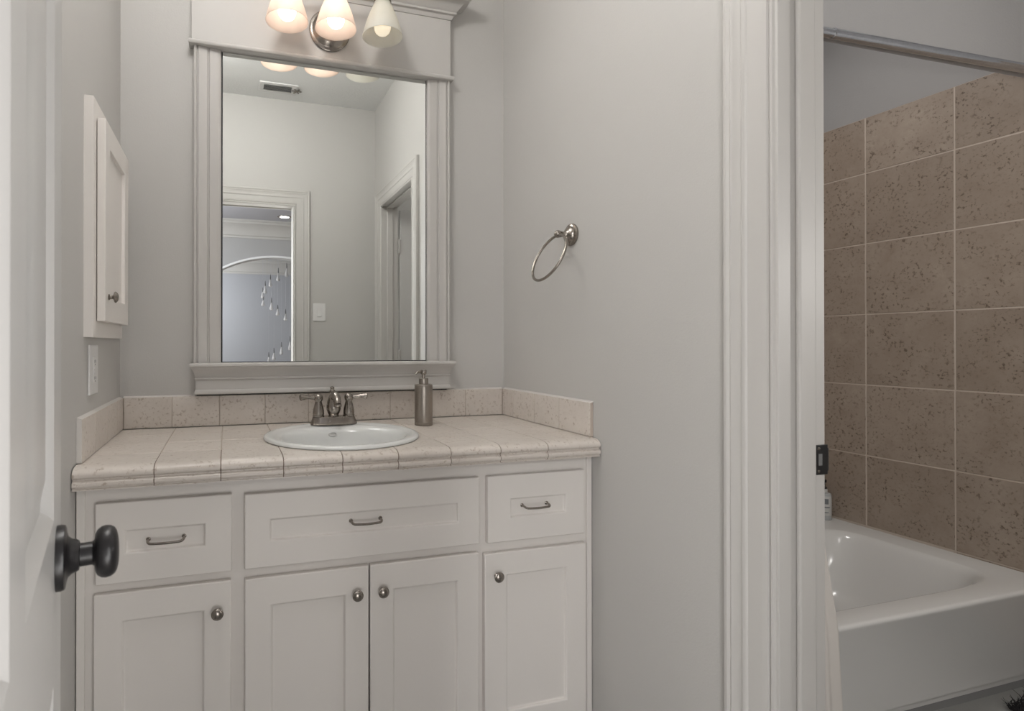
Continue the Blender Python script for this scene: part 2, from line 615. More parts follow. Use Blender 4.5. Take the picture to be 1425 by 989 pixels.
obj('rose', lathe(B(), [(0.0325, 0.0), (0.0328, 0.004), (0.032, 0.0075), (0.030, 0.0085), (0.026, 0.0090), (0.0205, 0.0105), (0.0175, 0.0140), (0.0160, 0.0185), (0.0150, 0.0205), (0.0120, 0.0212)],
                  (KX, 0, KZ), (0, -1, 0), 48), 'black', kn)
obj('latch_plate', box(B(), DW - 0.001, DW + 0.0012, 0.005, 0.030, KZ - 0.029, KZ + 0.029), 'black', door, 0.0004)

# ---------------------------------------------------------------- tub-room door leaf (seen in the mirror)
d2 = bpy.data.objects.new('door_2', None)
C.objects.link(d2)
d2.location = (1.556, -1.853, K)
d2.rotation_euler = (0, 0, math.radians(-1))
d2['kind'], d2['label'], d2['category'] = 'structure', 'white tub room door standing open, seen at the right of the mirror', 'door'
bm = B()
box(bm, 0, 0.66, -0.035, 0, -0.885, 1.27)
obj('leaf', bm, 'door', d2, 0.002)
bm = B()
for x0, x1 in ((0.11, 0.29), (0.37, 0.55)):
    for z0, z1 in ((-0.68, -0.06), (0.12, 0.85), (0.97, 1.16)):
        prism(bm, [(x0, z0), (x1, z0), (x1, z1), (x0, z1)], 'y', 0, 0.0005)
        box(bm, x0 + 0.03, x1 - 0.03, 0, 0.004, z0 + 0.03, z1 - 0.03)
obj('panel_moulding', bm, 'door', d2, 0.002)
for z in (1.0, 0.19, -0.62):
    bm = B()
    lathe(bm, [(0.006, 0), (0.0065, 0.002), (0.0065, 0.098), (0.006, 0.1)], (-0.011, 0.008, z - 0.05), (0, 0, 1), 14)
    box(bm, -0.012, 0.004, 0.0010, 0.0042, z - 0.05, z + 0.05)
    obj('hinge', bm, 'trim', d2)

# ---------------------------------------------------------------- hall and far room behind the camera
HC = 1.895
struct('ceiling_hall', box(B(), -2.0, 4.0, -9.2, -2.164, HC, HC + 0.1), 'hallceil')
bm = B()
box(bm, -2.1, -2.0, -9.2, -2.164, FL, HC)
struct('wall_hall_west', bm, 'hallwall')
struct('wall_hall_east', box(B(), 4.0, 4.1, -9.2, -2.164, FL, HC), 'hallwall')
struct('wall_hall_end', box(B(), -2.1, 4.1, -9.3, -9.0, FL, HC), 'hallwall')
# wall with the arch
ax, ar, az, aw = 0.98, 1.50, 1.437, 1.05
arc = []
for i in range(33):
    x = -aw + 2 * aw * i / 32
    arc.append((ax + x, az - (ar - math.sqrt(ar * ar - x * x))))
bm = B()
prism(bm, [(-2.0, FL), (ax - aw, FL)] + arc[:17] + [(ax, HC), (-2.0, HC)], 'y', -5.66, -5.5)
prism(bm, [(4.0, FL), (4.0, HC), (ax, HC)] + arc[16:] + [(ax + aw, FL)], 'y', -5.66, -5.5)
struct('wall_hall_arch', bm, 'archwall')
bm = B()
path = [(ax - aw, FL)] + arc + [(ax + aw, FL)]
loops = []
for i, (x, z) in enumerate(path):
    a = Vector(path[max(i - 1, 0)])
    b = Vector(path[min(i + 1, len(path) - 1)])
    t = (b - a).normalized()
    n = Vector((-t.y, t.x))
    loops.append([(x - n.x * 0.004, -5.665, z - n.y * 0.004), (x - n.x * 0.004, -5.48, z - n.y * 0.004), (x + n.x * 0.022, -5.48, z + n.y * 0.022), (x + n.x * 0.022, -5.5, z + n.y * 0.022)])
loft(bm, loops)
struct('trim_3', bm, 'underlittrim', 'thin white trim edging the hall arch reflected in the mirror', 'trim')
CR = [(0, -0.22), (-0.012, -0.22), (-0.014, -0.195), (-0.03, -0.185), (-0.035, -0.16), (-0.06, -0.11), (-0.10, -0.065), (-0.13, -0.05), (-0.135, -0.03), (-0.15, -0.02), (-0.15, 0), (0, 0)]
struct('trim_4', prism(B(), [(-5.5 - a, HC + b) for a, b in CR], 'x', -2.0, 4.0), 'trim', 'wide crown moulding over the hall arch, reflected in the mirror', 'crown moulding')
struct('trim_5', prism(B(), [(-9.0 - a * 1.2, HC + b * 1.2) for a, b in CR], 'x', -2.0, 4.0), 'trim', 'far room crown moulding seen through the arch in the mirror', 'crown moulding')

rl = thing('recessed_light', 'round recessed ceiling light in the hall, reflected in the mirror', 'ceiling light', (1.035, -5.08, HC))
obj('lens', lathe(B(), [(0.062, 0.004), (0.058, -0.004), (0.03, -0.006), (0.001, -0.0065)], (0, 0, 0), seg=32), 'led', rl)
obj('trim_ring', lathe(B(), [(0.061, -0.001), (0.062, -0.007), (0.075, -0.009), (0.088, -0.004), (0.089, 0.0)], (0, 0, 0), seg=32, cap0=False, cap1=False), 'nickel', rl)

# raindrop chandelier
ch = thing('raindrop_chandelier', 'spiral chandelier of clear glass drops on thin wires, reflected in the mirror', 'chandelier', (1.35, -7.2, HC))
obj('canopy', lathe(B(), [(0.42, 0), (0.42, -0.02), (0.40, -0.03), (0.001, -0.032)], (0, 0, 0), seg=40), 'nickel', ch)
DR = [(1.2817, 1.6173, 1.3837, .30), (1.1451, 1.5316, 1.3084, .25), (1.0189, 1.4163, 1.2128, .15), (0.935, 1.3113, 1.1002, .08), (0.896, 1.2012, 1.0185, 0), (0.9041, 1.055, 0.8968, -.08),
      (1.0362, 1.0404, 0.8286, -.2), (1.1358, 0.9246, 0.7406, -.26), (1.264, 0.856, 0.6606, -.3), (1.3367, 0.418, 0.1712, .3), (1.1974, 0.3148, 0.1009, .26), (1.0755, 0.2171, 0.0111, .2), (0.9925, 0.1469, -0.06, .1)]
for x, zt, zb, dy in DR:
    k = (9.22 + dy) / 9.22
    x = 0.33143 + (x - 0.33143) * k - 1.35
    zt = 0.28742 + (zt - 0.28742) * k - HC
    zb = 0.28742 + (zb - 0.28742) * k - HC
    L = zt - zb
    d = obj('glass_drop', lathe(B(), [(0.008, L * 0.62), (0.010, L * 0.55), (0.018, L * 0.38), (0.028, L * 0.20), (0.031, L * 0.11), (0.024, L * 0.03), (0.001, 0)], (x, -dy, zb), seg=14), 'glass', ch)
    obj('cap', lathe(B(), [(0.009, L * 0.60), (0.010, L * 0.72), (0.005, L * 0.98), (0.001, L)], (x, -dy, zb), seg=10), 'vent', d)
    obj('wire', tube(B(), [(x, -dy, zt), (x, -dy, -0.02)], 0.0014, 6), 'wire', d)

# ---------------------------------------------------------------- vanity cabinet
van = thing('vanity_cabinet', 'off-white shaker vanity cabinet with three drawers and four doors', 'cabinet', (0.702, -0.28, FL))


def vobj(name, bm, mat, parent=None, bevel=0.0, ang=35):
    bmesh.ops.translate(bm, verts=bm.verts, vec=(-0.702, 0.28, -FL))
    return obj(name, bm, mat, parent or van, bevel, ang)


ZT, ZB = -0.054, -0.852
bm = B()
for a, b in ((-0.010, 0.052), (0.328, 0.394), (1.008, 1.066), (1.362, 1.4135)):
    box(bm, a, b, -0.551, -0.531, ZB, ZT)
for a, b in ((-0.115, ZT), (-0.328, -0.272), (ZB, -0.815)):
    for x0, x1 in ((0.052, 0.328), (0.394, 1.008), (1.066, 1.362)):
        box(bm, x0, x1, -0.551, -0.531, a, b)
vobj('face_frame', bm, 'cab')
bm = B()
box(bm, -0.010, 0.008, -0.531, 0.004, ZB, ZT)
box(bm, 1.3955, 1.4135, -0.531, 0.004, ZB, ZT)
box(bm, 0.008, 1.3955, -0.531, 0.004, ZB, ZB + 0.016)
box(bm, 0.355, 0.371, -0.531, 0.004, ZB + 0.016, ZT - 0.1)
box(bm, 1.030, 1.046, -0.531, 0.004, ZB + 0.016, ZT - 0.1)
vobj('carcass', bm, 'cab')
vobj('toe_kick', box(B(), -0.010, 1.4135, -0.49, -0.474, FL + 0.001, ZB), 'cab')
for a, b in ((-0.010, 0.0085), (1.396, 1.4135)):
    vobj('scribe_strip', box(B(), a, b, -0.5565, -0.551, ZB, ZT), 'cab', None, 0.0015)


def pull(par, xc, zc, y, w=0.082):
    h = w / 2
    p = smooth_path([(xc - h, y, zc + 0.002), (xc - h, y - 0.016, zc + 0.001), (xc - h + 0.004, y - 0.023, zc - 0.001), (xc - h + 0.012, y - 0.025, zc - 0.002), (xc, y - 0.0255, zc - 0.003),
                     (xc + h - 0.012, y - 0.025, zc - 0.002), (xc + h - 0.004, y - 0.023, zc - 0.001), (xc + h, y - 0.016, zc + 0.001), (xc + h, y, zc + 0.002)], 5)
    bm = tube(B(), p, 0.0033, 10)
    for s in (-h, h):
        lathe(bm, [(0.0055, 0), (0.0055, 0.0015), (0.0036, 0.003)], (xc + s, y, zc + 0.002), (0, -1, 0), 14)
    vobj('handle', bm, 'nickel', par)


def cknob(par, xc, zc, y):
    bm = lathe(B(), [(0.0075, 0), (0.008, 0.002), (0.0055, 0.004), (0.005, 0.010), (0.0075, 0.0125), (0.0135, 0.0145), (0.0150, 0.0165), (0.0150, 0.0182), (0.0135, 0.0195), (0.0128, 0.0197), (0.0115, 0.0215), (0.0075, 0.0238),
                     (0.003, 0.0248), (0.0003, 0.025)], (xc, y, zc), (0, -1, 0), 28)
    vobj('knob', bm, 'nickel', par)


FY, FYB = -0.570, -0.551
drawers = [(.033, .345, -.286, -.092, .0975, .2805, -.2155, -.161, .190),
           (.3755, 1.028, -.2865, -.0955, .439, .962, -.220, -.164, .694),
           (1.054, 1.3785, -.289, -.096, 1.1277, 1.313, -.2198, -.1655, 1.210)]
for x0, x1, z0, z1, a, b, c, d, hxx in drawers:
    f = vobj('drawer_front', shaker(B(), x0, x1, z0, z1, FY, FYB, a, b, c, d), 'cab', None, 0.0026)
    pull(f, hxx, -0.191, FY + 0.009)
doors = [(.030, .343, -.309, .092, .278, -.377, .310), (.3765, .7005, -.312, .4426, .6364, -.384, .667),
         (.7048, 1.0265, -.312, .7705, .960, -.384, .738), (1.0445, 1.3825, -.319, 1.1155, 1.3148, -.385, 1.082)]
for x0, x1, z1, a, b, d, kx in doors:
    f = vobj('cabinet_door', shaker(B(), x0, x1, -0.848, z1, FY, FYB, a, b, -0.782, d), 'cab', None, 0.0026)
    cknob(f, kx, -0.382, FY)

# ---------------------------------------------------------------- tiled countertop
ct = thing('countertop', 'beige stone tile countertop with a rounded tile edge on the vanity', 'countertop')
gx = [-0.0105] + [0.1655 + 0.1526 * i for i in range(8)] + [1.4135]
gy = [-0.0015, -0.142, -0.2945, -0.447]
sink_c = (0.676, -0.330)


def sink_cut():
    return lathe(B(), [(0.222, -0.2), (0.222, 0.1)], (sink_c[0], sink_c[1], 0), seg=72)


random.seed(7)
bm = B()
g = 0.0012
for i in range(9):
    for j in range(3):
        d = random.uniform(-0.0003, 0.0003)
        box(bm, gx[i] + g, gx[i + 1] - g, gy[j + 1] + g, gy[j] - g, -0.010, d)
o = obj('surface_tiles', bm, 'tile', ct)
cut(o, sink_cut())
md = o.modifiers.new('bevel', 'BEVEL')
md.width, md.segments, md.limit_method = 0.0015, 2, 'ANGLE'
prof = [(-0.447 - g, 0.0), (-0.560, 0.0), (-0.575, -0.0008), (-0.586, -0.003), (-0.594, -0.0072), (-0.5985, -0.0125), (-0.600, -0.018), (-0.599, -0.0225), (-0.5955, -0.026),
        (-0.5935, -0.0268), (-0.5935, -0.0298), (-0.5965, -0.031), (-0.5995, -0.0345), (-0.6005, -0.039), (-0.5995, -0.0435), (-0.597, -0.0462), (-0.5945, -0.0468), (-0.5945, -0.0492),
        (-0.5975, -0.0502), (-0.5975, -0.0527), (-0.574, -0.0527), (-0.574, -0.012), (-0.447 - g, -0.012)]
bm = B()
for i in range(9):
    prism(bm, prof, 'x', gx[i] + g, gx[i + 1] - g)
o = obj('edge_tiles', bm, 'tile', ct, 0, 28)
cut(o, sink_cut())
bm = B()
box(bm, -0.0105, 1.4135, -0.573, -0.0005, -0.0285, -0.0103)
o = obj('grout_bed', bm, 'grout', ct)
cut(o, sink_cut())
egp = [(-0.447, -0.0014), (-0.560, -0.0014), (-0.585, -0.0045), (-0.5965, -0.0125), (-0.5983, -0.018), (-0.594, -0.0255), (-0.592, -0.028), (-0.595, -0.032), (-0.5985, -0.039), (-0.5955, -0.0455), (-0.593, -0.048), (-0.596, -0.0515), (-0.58, -0.052), (-0.58, -0.011), (-0.447, -0.011)]
for x in gx[1:-1]:
    o = obj('edge_grout', prism(B(), egp, 'x', x - g, x + g), 'edgegrout', ct)
    cut(o, sink_cut())
bm = B()
for x in gx[1:-1]:
    box(bm, x - g, x + g, -0.447, -0.0015, -0.0102, -0.0011)
for y in gy[1:]:
    for i in range(9):
        box(bm, gx[i] + g, gx[i + 1] - g, y - g, y + g, -0.0102, -0.0011)
o = obj('grout_lines', bm, 'grout', ct)
cut(o, sink_cut())

bs = thing('backsplash', 'low beige stone tile backsplash along three sides of the counter', 'backsplash')
bm = B()
xb = [0.001] + [0.1522 + 0.1555 * i for i in range(8)] + [W - 0.001]
for a, b in zip(xb, xb[1:]):
    box(bm, a + g, b - g, 0.0, 0.0105, 0.0012, 0.106)
obj('back_tiles', bm, 'tile', bs, 0.0012)
bm = B()
yl = [0.0, -0.0974, -0.2529, -0.4084, -0.545]
for a, b in zip(yl, yl[1:]):
    box(bm, -0.0105, 0.0, b + g, a - g, 0.0012, 0.106)
obj('left_tiles', bm, 'tile', bs, 0.0012)
bm = B()
yr = [0.0, -0.0849, -0.2404, -0.3959, -0.562]
for a, b in zip(yr, yr[1:]):
    box(bm, W, W + 0.0108, b + g, a - g, 0.0012, 0.106)
obj('right_tiles', bm, 'tile', bs, 0.0012)
bm = B()
box(bm, 0.0, W, 0.0012, 0.011, 0.0014, 0.1045)
box(bm, -0.011, -0.0012, -0.544, 0.011, 0.0014, 0.1045)
box(bm, W + 0.0012, W + 0.0115, -0.561, 0.011, 0.0014, 0.1045)
obj('grout', bm, 'grout', bs)
for xa, xb_ in ((0.0, 0.228), (1.166, W)):
    obj('caulk', prism(B(), [(0.0015, 0.106), (0.0115, 0.1062), (0.0115, 0.1105)], 'x', xa, xb_), 'caulk', bs)
obj('caulk', prism(B(), [(-0.0015, 0.106), (-0.0115, 0.1062), (-0.0115, 0.1105)], 'y', -0.547, 0.0), 'caulk', bs)
obj('caulk', prism(B(), [(W + 0.0015, 0.106), (W + 0.0118, 0.1062), (W + 0.0118, 0.1105)], 'y', -0.564, 0.0), 'caulk', bs)
obj('caulk', box(B(), -0.0115, -0.0005, -0.5485, -0.5452, 0.002, 0.1075), 'caulk', bs)

# ---------------------------------------------------------------- sink
sk = thing('sink', 'round white drop-in porcelain sink set in the tiled countertop', 'sink', (sink_c[0], sink_c[1], 0.0))
loops = []
SP = [(0.218, 0, -0.028), (0.219, 0, 0.0006), (0.2365, 0, 0.0006), (0.2385, 0, 0.003), (0.2375, 0, 0.0075), (0.233, 0, 0.0105), (0.226, 0, 0.0118), (0.216, 0, 0.0108), (0.208, 0, 0.0085),
      (0.203, -0.004, 0.0075), (0.197, -0.012, 0.0060), (0.190, -0.020, 0.0005), (0.183, -0.024, -0.012), (0.176, -0.025, -0.035), (0.163, -0.025, -0.070), (0.140, -0.024, -0.100), (0.105, -0.022, -0.122),
      (0.060, -0.020, -0.132), (0.022, -0.02, -0.136)]
n = 96
for r, sh, z in SP:
    lp = []
    for i in range(n):
        a = 2 * PI * i / n
        ry = r if sh == 0 else r - 0.012 * min(1, -sh / 0.02)
        lp.append((r * math.cos(a), sh + ry * math.sin(a), z))
    loops.append(lp)
basin = loft(B(), loops, False, True)
basin_o = obj('basin', basin, 'porcelain', sk, 0, 50)
md = basin_o.modifiers.new('shell', 'SOLIDIFY')
md.thickness, md.offset = 0.003, -1
obj('drain', lathe(B(), [(0.030, 0.0), (0.031, 0.002), (0.026, 0.004), (0.022, 0.001), (0.001, 0.002)], (0, -0.02, -0.136)), 'nickel', sk)
# overflow opening in the rear wall of the bowl
of = B()
lathe(of, [(0.0155, 0), (0.0155, 0.003), (0.0125, 0.0038), (0.0105, 0.003), (0.0100, 0.001), (0.0005, 0.001)], (-0.002, 0.1455, -0.018), (0, -0.93, 0.37), 28, 1.0, 0.5)
obj('overflow_ring', of, 'ring', sk)

# ---------------------------------------------------------------- faucet
fc = thing('faucet', 'brushed nickel two handle faucet on the rear rim of the sink', 'faucet', (0.688, -0.127, 0.0095))


def stad(a, b, z):
    out = []
    for i in range(48):
        t = 2 * PI * i / 48
        c, s = math.cos(t), math.sin(t)
        e = 0.55
        out.append((a * math.copysign(abs(c) ** e, c), b * math.copysign(abs(s) ** 0.75, s), z))
    return out


obj('base', loft(B(), [stad(0.0815, 0.030, 0), stad(0.0820, 0.0305, 0.0025), stad(0.0800, 0.0285, 0.006), stad(0.0775, 0.0265, 0.013), stad(0.0745, 0.0245, 0.021), stad(0.0735, 0.0235, 0.0255), stad(0.070, 0.021, 0.0275)], True, True), 'nickel', fc)
for s in (-1, 1):
    h = obj('handle_body', lathe(B(), [(0.0195, 0), (0.0205, 0.002), (0.0200, 0.004), (0.0185, 0.005), (0.0195, 0.010), (0.0193, 0.017), (0.0175, 0.028), (0.0145, 0.040), (0.0118, 0.049), (0.0115, 0.052), (0.0140, 0.056), (0.0156, 0.063),
                                   (0.0147, 0.070), (0.0112, 0.0750), (0.0056, 0.0775), (0.0004, 0.078)], (s * 0.0530, 0, 0.027), seg=32), 'nickel', fc)
    pth = [(s * 0.064, 0, 0.091), (s * 0.075, -0.001, 0.092), (s * 0.088, -0.002, 0.0935), (s * 0.098, -0.003, 0.0945), (s * 0.108, -0.004, 0.0945), (s * 0.115, -0.004, 0.094), (s * 0.1195, -0.0045, 0.0935)]
    obj('lever', tube(B(), smooth_path(pth, 5), [0.0056 + 0.0050 * (max(0, (i - 8) / 15.0) ** 1.2) if i < 26 else max(0.0008, 0.0106 * math.sqrt(max(0, 1 - ((i - 25) / 5.2) ** 2))) for i in range(31)], 16), 'nickel', h)
sb = obj('spout', lathe(B(), [(0.0175, 0), (0.0185, 0.002), (0.0180, 0.004), (0.0175, 0.006), (0.0215, 0.013), (0.0245, 0.022), (0.0250, 0.030), (0.0240, 0.041), (0.0215, 0.053), (0.0180, 0.064), (0.0140, 0.073), (0.0085, 0.080), (0.0005, 0.082)], (0, 0.003, 0.027), seg=36), 'nickel', fc)
pth = smooth_path([(0, 0.002, 0.088), (0, -0.014, 0.0985), (0, -0.032, 0.1000), (0, -0.050, 0.0945), (0, -0.064, 0.0830), (0, -0.070, 0.0735)], 6)
obj('spout_neck', tube(B(), pth, [0.0165 - 0.0045 * i / (len(pth) - 1) for i in range(len(pth))], 20), 'nickel', sb)
obj('aerator', lathe(B(), [(0.0085, 0), (0.0128, 0.0015), (0.0135, 0.006), (0.0130, 0.009), (0.0110, 0.010)], (0, -0.0710, 0.0655), (0, 0.12, 1), 24), 'nickel', sb)
obj('lift_rod', lathe(B(), [(0.0032, 0), (0.0032, 0.082), (0.0070, 0.084), (0.0100, 0.089), (0.0098, 0.0925), (0.0070, 0.0965), (0.0065, 0.0985), (0.0078, 0.102), (0.0062, 0.106), (0.0008, 0.108)], (0.0, 0.0265, 0.020), seg=20), 'nickel', fc)

# ---------------------------------------------------------------- soap dispenser
sd = thing('soap_dispenser', 'brushed steel pump soap dispenser standing right of the sink', 'soap dispenser', (1.000, -0.178, 0.0006))
obj('bottle', lathe(B(), [(0.0305, 0), (0.0318, 0.0012), (0.0318, 0.010), (0.0312, 0.0105), (0.0312, 0.0118), (0.0318, 0.0122), (0.0318, 0.134), (0.0312, 0.1345), (0.0312, 0.1355), (0.0318, 0.136), (0.0318, 0.1415), (0.0305, 0.1435), (0.017, 0.1445)], seg=48), 'steel', sd)
obj('collar', lathe(B(), [(0.0168, 0.1445), (0.0168, 0.1635), (0.0158, 0.1645), (0.007, 0.165)], seg=36), 'steel', sd)
ph = obj('pump_head', lathe(B(), [(0.0055, 0.1648), (0.0055, 0.177), (0.009, 0.1785), (0.0095, 0.1795), (0.0105, 0.181), (0.0105, 0.1925), (0.0098, 0.1940), (0.0005, 0.1942)], seg=28), 'nickel', sd)
obj('nozzle', tube(B(), smooth_path([(-0.008, -0.001, 0.188), (-0.018, -0.003, 0.1875), (-0.0265, -0.005, 0.185), (-0.0310, -0.006, 0.1795)], 5), [0.0046] * 5 + [0.0042] * 5 + [0.0034] * 6, 12), 'nickel', ph)

# ---------------------------------------------------------------- framed mirror
mr = thing('wall_mirror', 'tall mirror in a white moulded frame above the sink', 'mirror', (0.695, YB, 0.11))


def mobj(name, bm, mat, parent=None, bevel=0.0, ang=35):
    bmesh.ops.translate(bm, verts=bm.verts, vec=(-0.695, -YB, -0.11))
    return obj(name, bm, mat, parent or mr, bevel, ang)


mobj('glass', box(B(), 0.3175, 1.0730, 0.0, 0.004, 0.2235, 1.3085), 'mirror')
mobj('backing', box(B(), 0.232, 1.162, 0.0045, 0.011, 0.1068, 1.54), 'dark')  # black board; its lower edge paints the shade line under the sill
SPF = [(0, .011), (0, -.0185), (.0015, -.0205), (.0055, -.0215), (.0085, -.020), (.010, -.0140), (.0125, -.0140), (.014, -.0180), (.0175, -.0195), (.022, -.0185), (.0245, -.0175), (.044, -.0160),
       (.0462, -.0110), (.050, -.0095), (.0525, -.0143), (.056, -.0142), (.076, -.0120), (.082, -.0115), (.086, -.0095), (.0895, -.006), (.0905, -.002), (.0905, .0042), (.08, .011)]
mobj('side_casing', prism(B(), [(0.2225 + s, y) for s, y in SPF], 'z', 0.2195, 1.316), 'trim', None, 0, 25)
mobj('side_casing', prism(B(), [(1.1675 - s, y) for s, y in SPF], 'z', 0.2195, 1.316), 'trim', None, 0, 25)
mobj('frieze_board', box(B(), 0.2145, 1.1707, -0.018, 0.0112, 1.322, 1.66), 'trim', None, 0.0012)
mobj('shelf_moulding', usweep(B(), [(0.0, 1.3105), (0.003, 1.3095), (0.0065, 1.3115), (0.008, 1.316), (0.008, 1.3205), (0.0062, 1.325), (0.002, 1.3285), (-0.004, 1.3300)], 0.2135, 1.1715, 0.0113, -0.0205, 1.9), 'trim', None, 0, 40)
CRN = [(0.0, 1.548), (0.0030, 1.549), (0.0042, 1.552), (0.0075, 1.558), (0.0085, 1.5615), (0.0095, 1.5625), (0.0160, 1.5650), (0.0175, 1.5680), (0.0175, 1.5705), (0.0165, 1.573), (0.0200, 1.5755), (0.0240, 1.5800),
       (0.0290, 1.5865), (0.0350, 1.5930), (0.0430, 1.5985), (0.0520, 1.6020), (0.0580, 1.6035), (0.0590, 1.609), (0.0660, 1.611), (0.0700, 1.618), (0.0700, 1.640), (0.0, 1.640)]
mobj('crown_moulding', usweep(B(), CRN, 0.2145, 1.1707, 0.0113, -0.0182, 1.0), 'trim', None, 0, 30)
SIL = [(-0.004, 0.1115), (0.0, 0.1122), (0.0025, 0.1150), (0.0030, 0.120), (0.0018, 0.1255), (0.0, 0.128), (-0.001, 0.129), (-0.001, 0.161), (0.0015, 0.1625), (0.0030, 0.166), (0.0020, 0.1695), (0.0, 0.1705),
       (0.0020, 0.179), (0.0050, 0.189), (0.0095, 0.198), (0.0130, 0.203), (0.0140, 0.2065), (0.0165, 0.2075), (0.0180, 0.2105), (0.0180, 0.2165), (0.0165, 0.2195), (0.014, 0.2207), (-0.02, 0.2207)]
mobj('sill_moulding', usweep(B(), SIL, 0.2290, 1.1650, 0.0113, -0.0215, 1.35), 'trim', None, 0, 30)

# ---------------------------------------------------------------- vanity light
vl = thing('vanity_light', 'brushed nickel vanity light of three bulbs with frosted bell shades above the mirror', 'wall light', (0.692, -0.0185, 1.43))


def lobj(name, bm, mat, parent=None, ang=35):
    bmesh.ops.translate(bm, verts=bm.verts, vec=(-0.692, 0.0185, -1.43))
    return obj(name, bm, mat, parent or vl, 0, ang)


lobj('back_plate', lathe(B(), [(0.073, 0), (0.075, 0.002), (0.075, 0.006), (0.071, 0.009), (0.066, 0.0095), (0.062, 0.012), (0.055, 0.020), (0.040, 0.027), (0.020, 0.030), (0.0005, 0.031)], (0.692, -0.0187, 1.430), (0, -1, 0), 56), 'nickel')
lobj('arm', tube(B(), smooth_path([(0.692, -0.045, 1.44), (0.692, -0.062, 1.46), (0.692, -0.066, 1.50), (0.692, -0.078, 1.535), (0.692, -0.105, 1.552), (0.692, -0.142, 1.552)], 6), 0.008, 16), 'nickel')
lobj('bar', tube(B(), [(0.518, -0.142, 1.552), (0.60, -0.142, 1.552), (0.692, -0.142, 1.552), (0.78, -0.142, 1.552), (0.867, -0.142, 1.552)], 0.0085, 16), 'nickel')
for i, x in enumerate((0.5255, 0.692, 0.859)):
    cup = lobj('shade_holder', lathe(B(), [(0.010, 1.556), (0.012, 1.545), (0.020, 1.538), (0.026, 1.528), (0.028, 1.520), (0.0285, 1.508), (0.0305, 1.506), (0.0312, 1.500), (0.0312, 1.4905), (0.0296, 1.4895)], (x, -0.142, 0), seg=32, cap1=False), 'nickel')
    sh = [(0.0285, 1.497), (0.0290, 1.489), (0.0345, 1.476), (0.0415, 1.460), (0.0480, 1.445), (0.0540, 1.430), (0.0592, 1.415), (0.0635, 1.401), (0.0672, 1.388), (0.0705, 1.3755), (0.0715, 1.3715)]
    inner = [(r - 0.0028, z + 0.001) for r, z in sh[::-1]]
    s_ = lobj('glass_shade', lathe(B(), sh + [(0.0708, 1.3700)] + inner, (x, -0.142, 0), seg=48, cap0=False, cap1=False), 'shade_c' if i == 2 else 'shade_a', None, 60)
    if i == 2:
        s_['label'] = 'cream white frosted shade of the dim bulb'
    bl = lobj('bulb', lathe(B(), [(0.013, 1.470), (0.0135, 1.455), (0.017, 1.443), (0.0245, 1.430), (0.0290, 1.417), (0.0300, 1.406), (0.0285, 1.396), (0.0245, 1.387), (0.0180, 1.3805), (0.0095, 1.377), (0.0004, 1.376)], (x, -0.142, 0), seg=32), 'bulb_dim' if i == 2 else 'bulb_hot')
    lobj('bulb_base', lathe(B(), [(0.013, 1.512), (0.0145, 1.500), (0.0145, 1.472), (0.0132, 1.469)], (x, -0.142, 0), seg=20), 'nickel', bl)

# ---------------------------------------------------------------- medicine cabinet on the left wall
mc = thing('medicine_cabinet', 'white medicine cabinet with a panel door on the left wall', 'cabinet', (XL, -0.28, 0.3035))


def swap(bm, ox=0.0):
    """a front built facing -y -> facing +x"""
    for v in bm.verts:
        x, y, z = v.co
        v.co = (-y, x, z)
    return bm


def cobj(name, bm, mat, parent=None, bevel=0.0):
    bmesh.ops.translate(bm, verts=bm.verts, vec=(-XL, 0.28, -0.3035))
    return obj(name, bm, mat, parent or mc, bevel)


bm = B()
box(bm, XL, 0.0100, -0.481, -0.425, 0.3035, 0.9105)
box(bm, XL, 0.0100, -0.135, -0.080, 0.3035, 0.9105)
box(bm, XL, 0.0100, -0.425, -0.135, 0.3035, 0.372)
box(bm, XL, 0.0100, -0.425, -0.135, 0.845, 0.9105)
cobj('face_frame', bm, 'cab')
bm = shaker(B(), -0.4495, -0.108, 0.345, 0.868, -0.032, -0.012, -0.392, -0.168, 0.4085, 0.8055, 0.009)
md_ = cobj('cabinet_door', swap(bm), 'cab', None, 0.0014)
bm = lathe(B(), [(0.0075, 0), (0.008, 0.002), (0.0055, 0.004), (0.005, 0.010), (0.0075, 0.0125), (0.0135, 0.0145), (0.0150, 0.0165), (0.0150, 0.0182), (0.0128, 0.0197), (0.0115, 0.0215), (0.0075, 0.0238), (0.0003, 0.025)], (0.032, -0.412, 0.410), (1, 0, 0), 28)
cobj('knob', bm, 'nickel', md_)

# ---------------------------------------------------------------- outlet and switch
ou = thing('wall_outlet', 'white outlet with cover plate on the left wall below the medicine cabinet', 'outlet', (XL, -0.392, 0.2185))
bm = box(B(), 0, 0.006, -0.047, 0.047, -0.0655, 0.0655)
obj('cover_plate', bm, 'plastic', ou, 0.002)
rc = obj('receptacle', box(B(), 0.0055, 0.0085, -0.0165, 0.0165, -0.034, 0.034), 'plastic', ou, 0.0008)
for z in (-0.022, 0.022):
    for y in (-0.0065, 0.0065):
        obj('slot', box(B(), 0.0083, 0.0089, y - 0.0012, y + 0.0012, z - 0.004, z + 0.004), 'vent', rc)
    obj('ground_hole', lathe(B(), [(0.0022, 0), (0.0022, 0.0006)], (0.0083, 0, z - 0.0085), (1, 0, 0), 10), 'vent', rc)
for nm, z in (('test_button', -0.005), ('reset_button', 0.005)):
    obj(nm, box(B(), 0.0083, 0.0098, -0.008, 0.008, z - 0.003, z + 0.003), 'plastic', rc, 0.0004)
sw = thing('light_switch', 'white rocker light switch by the entry doorway, reflected in the mirror', 'light switch', (0.989, YF, 0.519))
obj('cover_plate', box(B(), -0.047, 0.047, 0, 0.006, -0.066, 0.066), 'plastic', sw, 0.002)
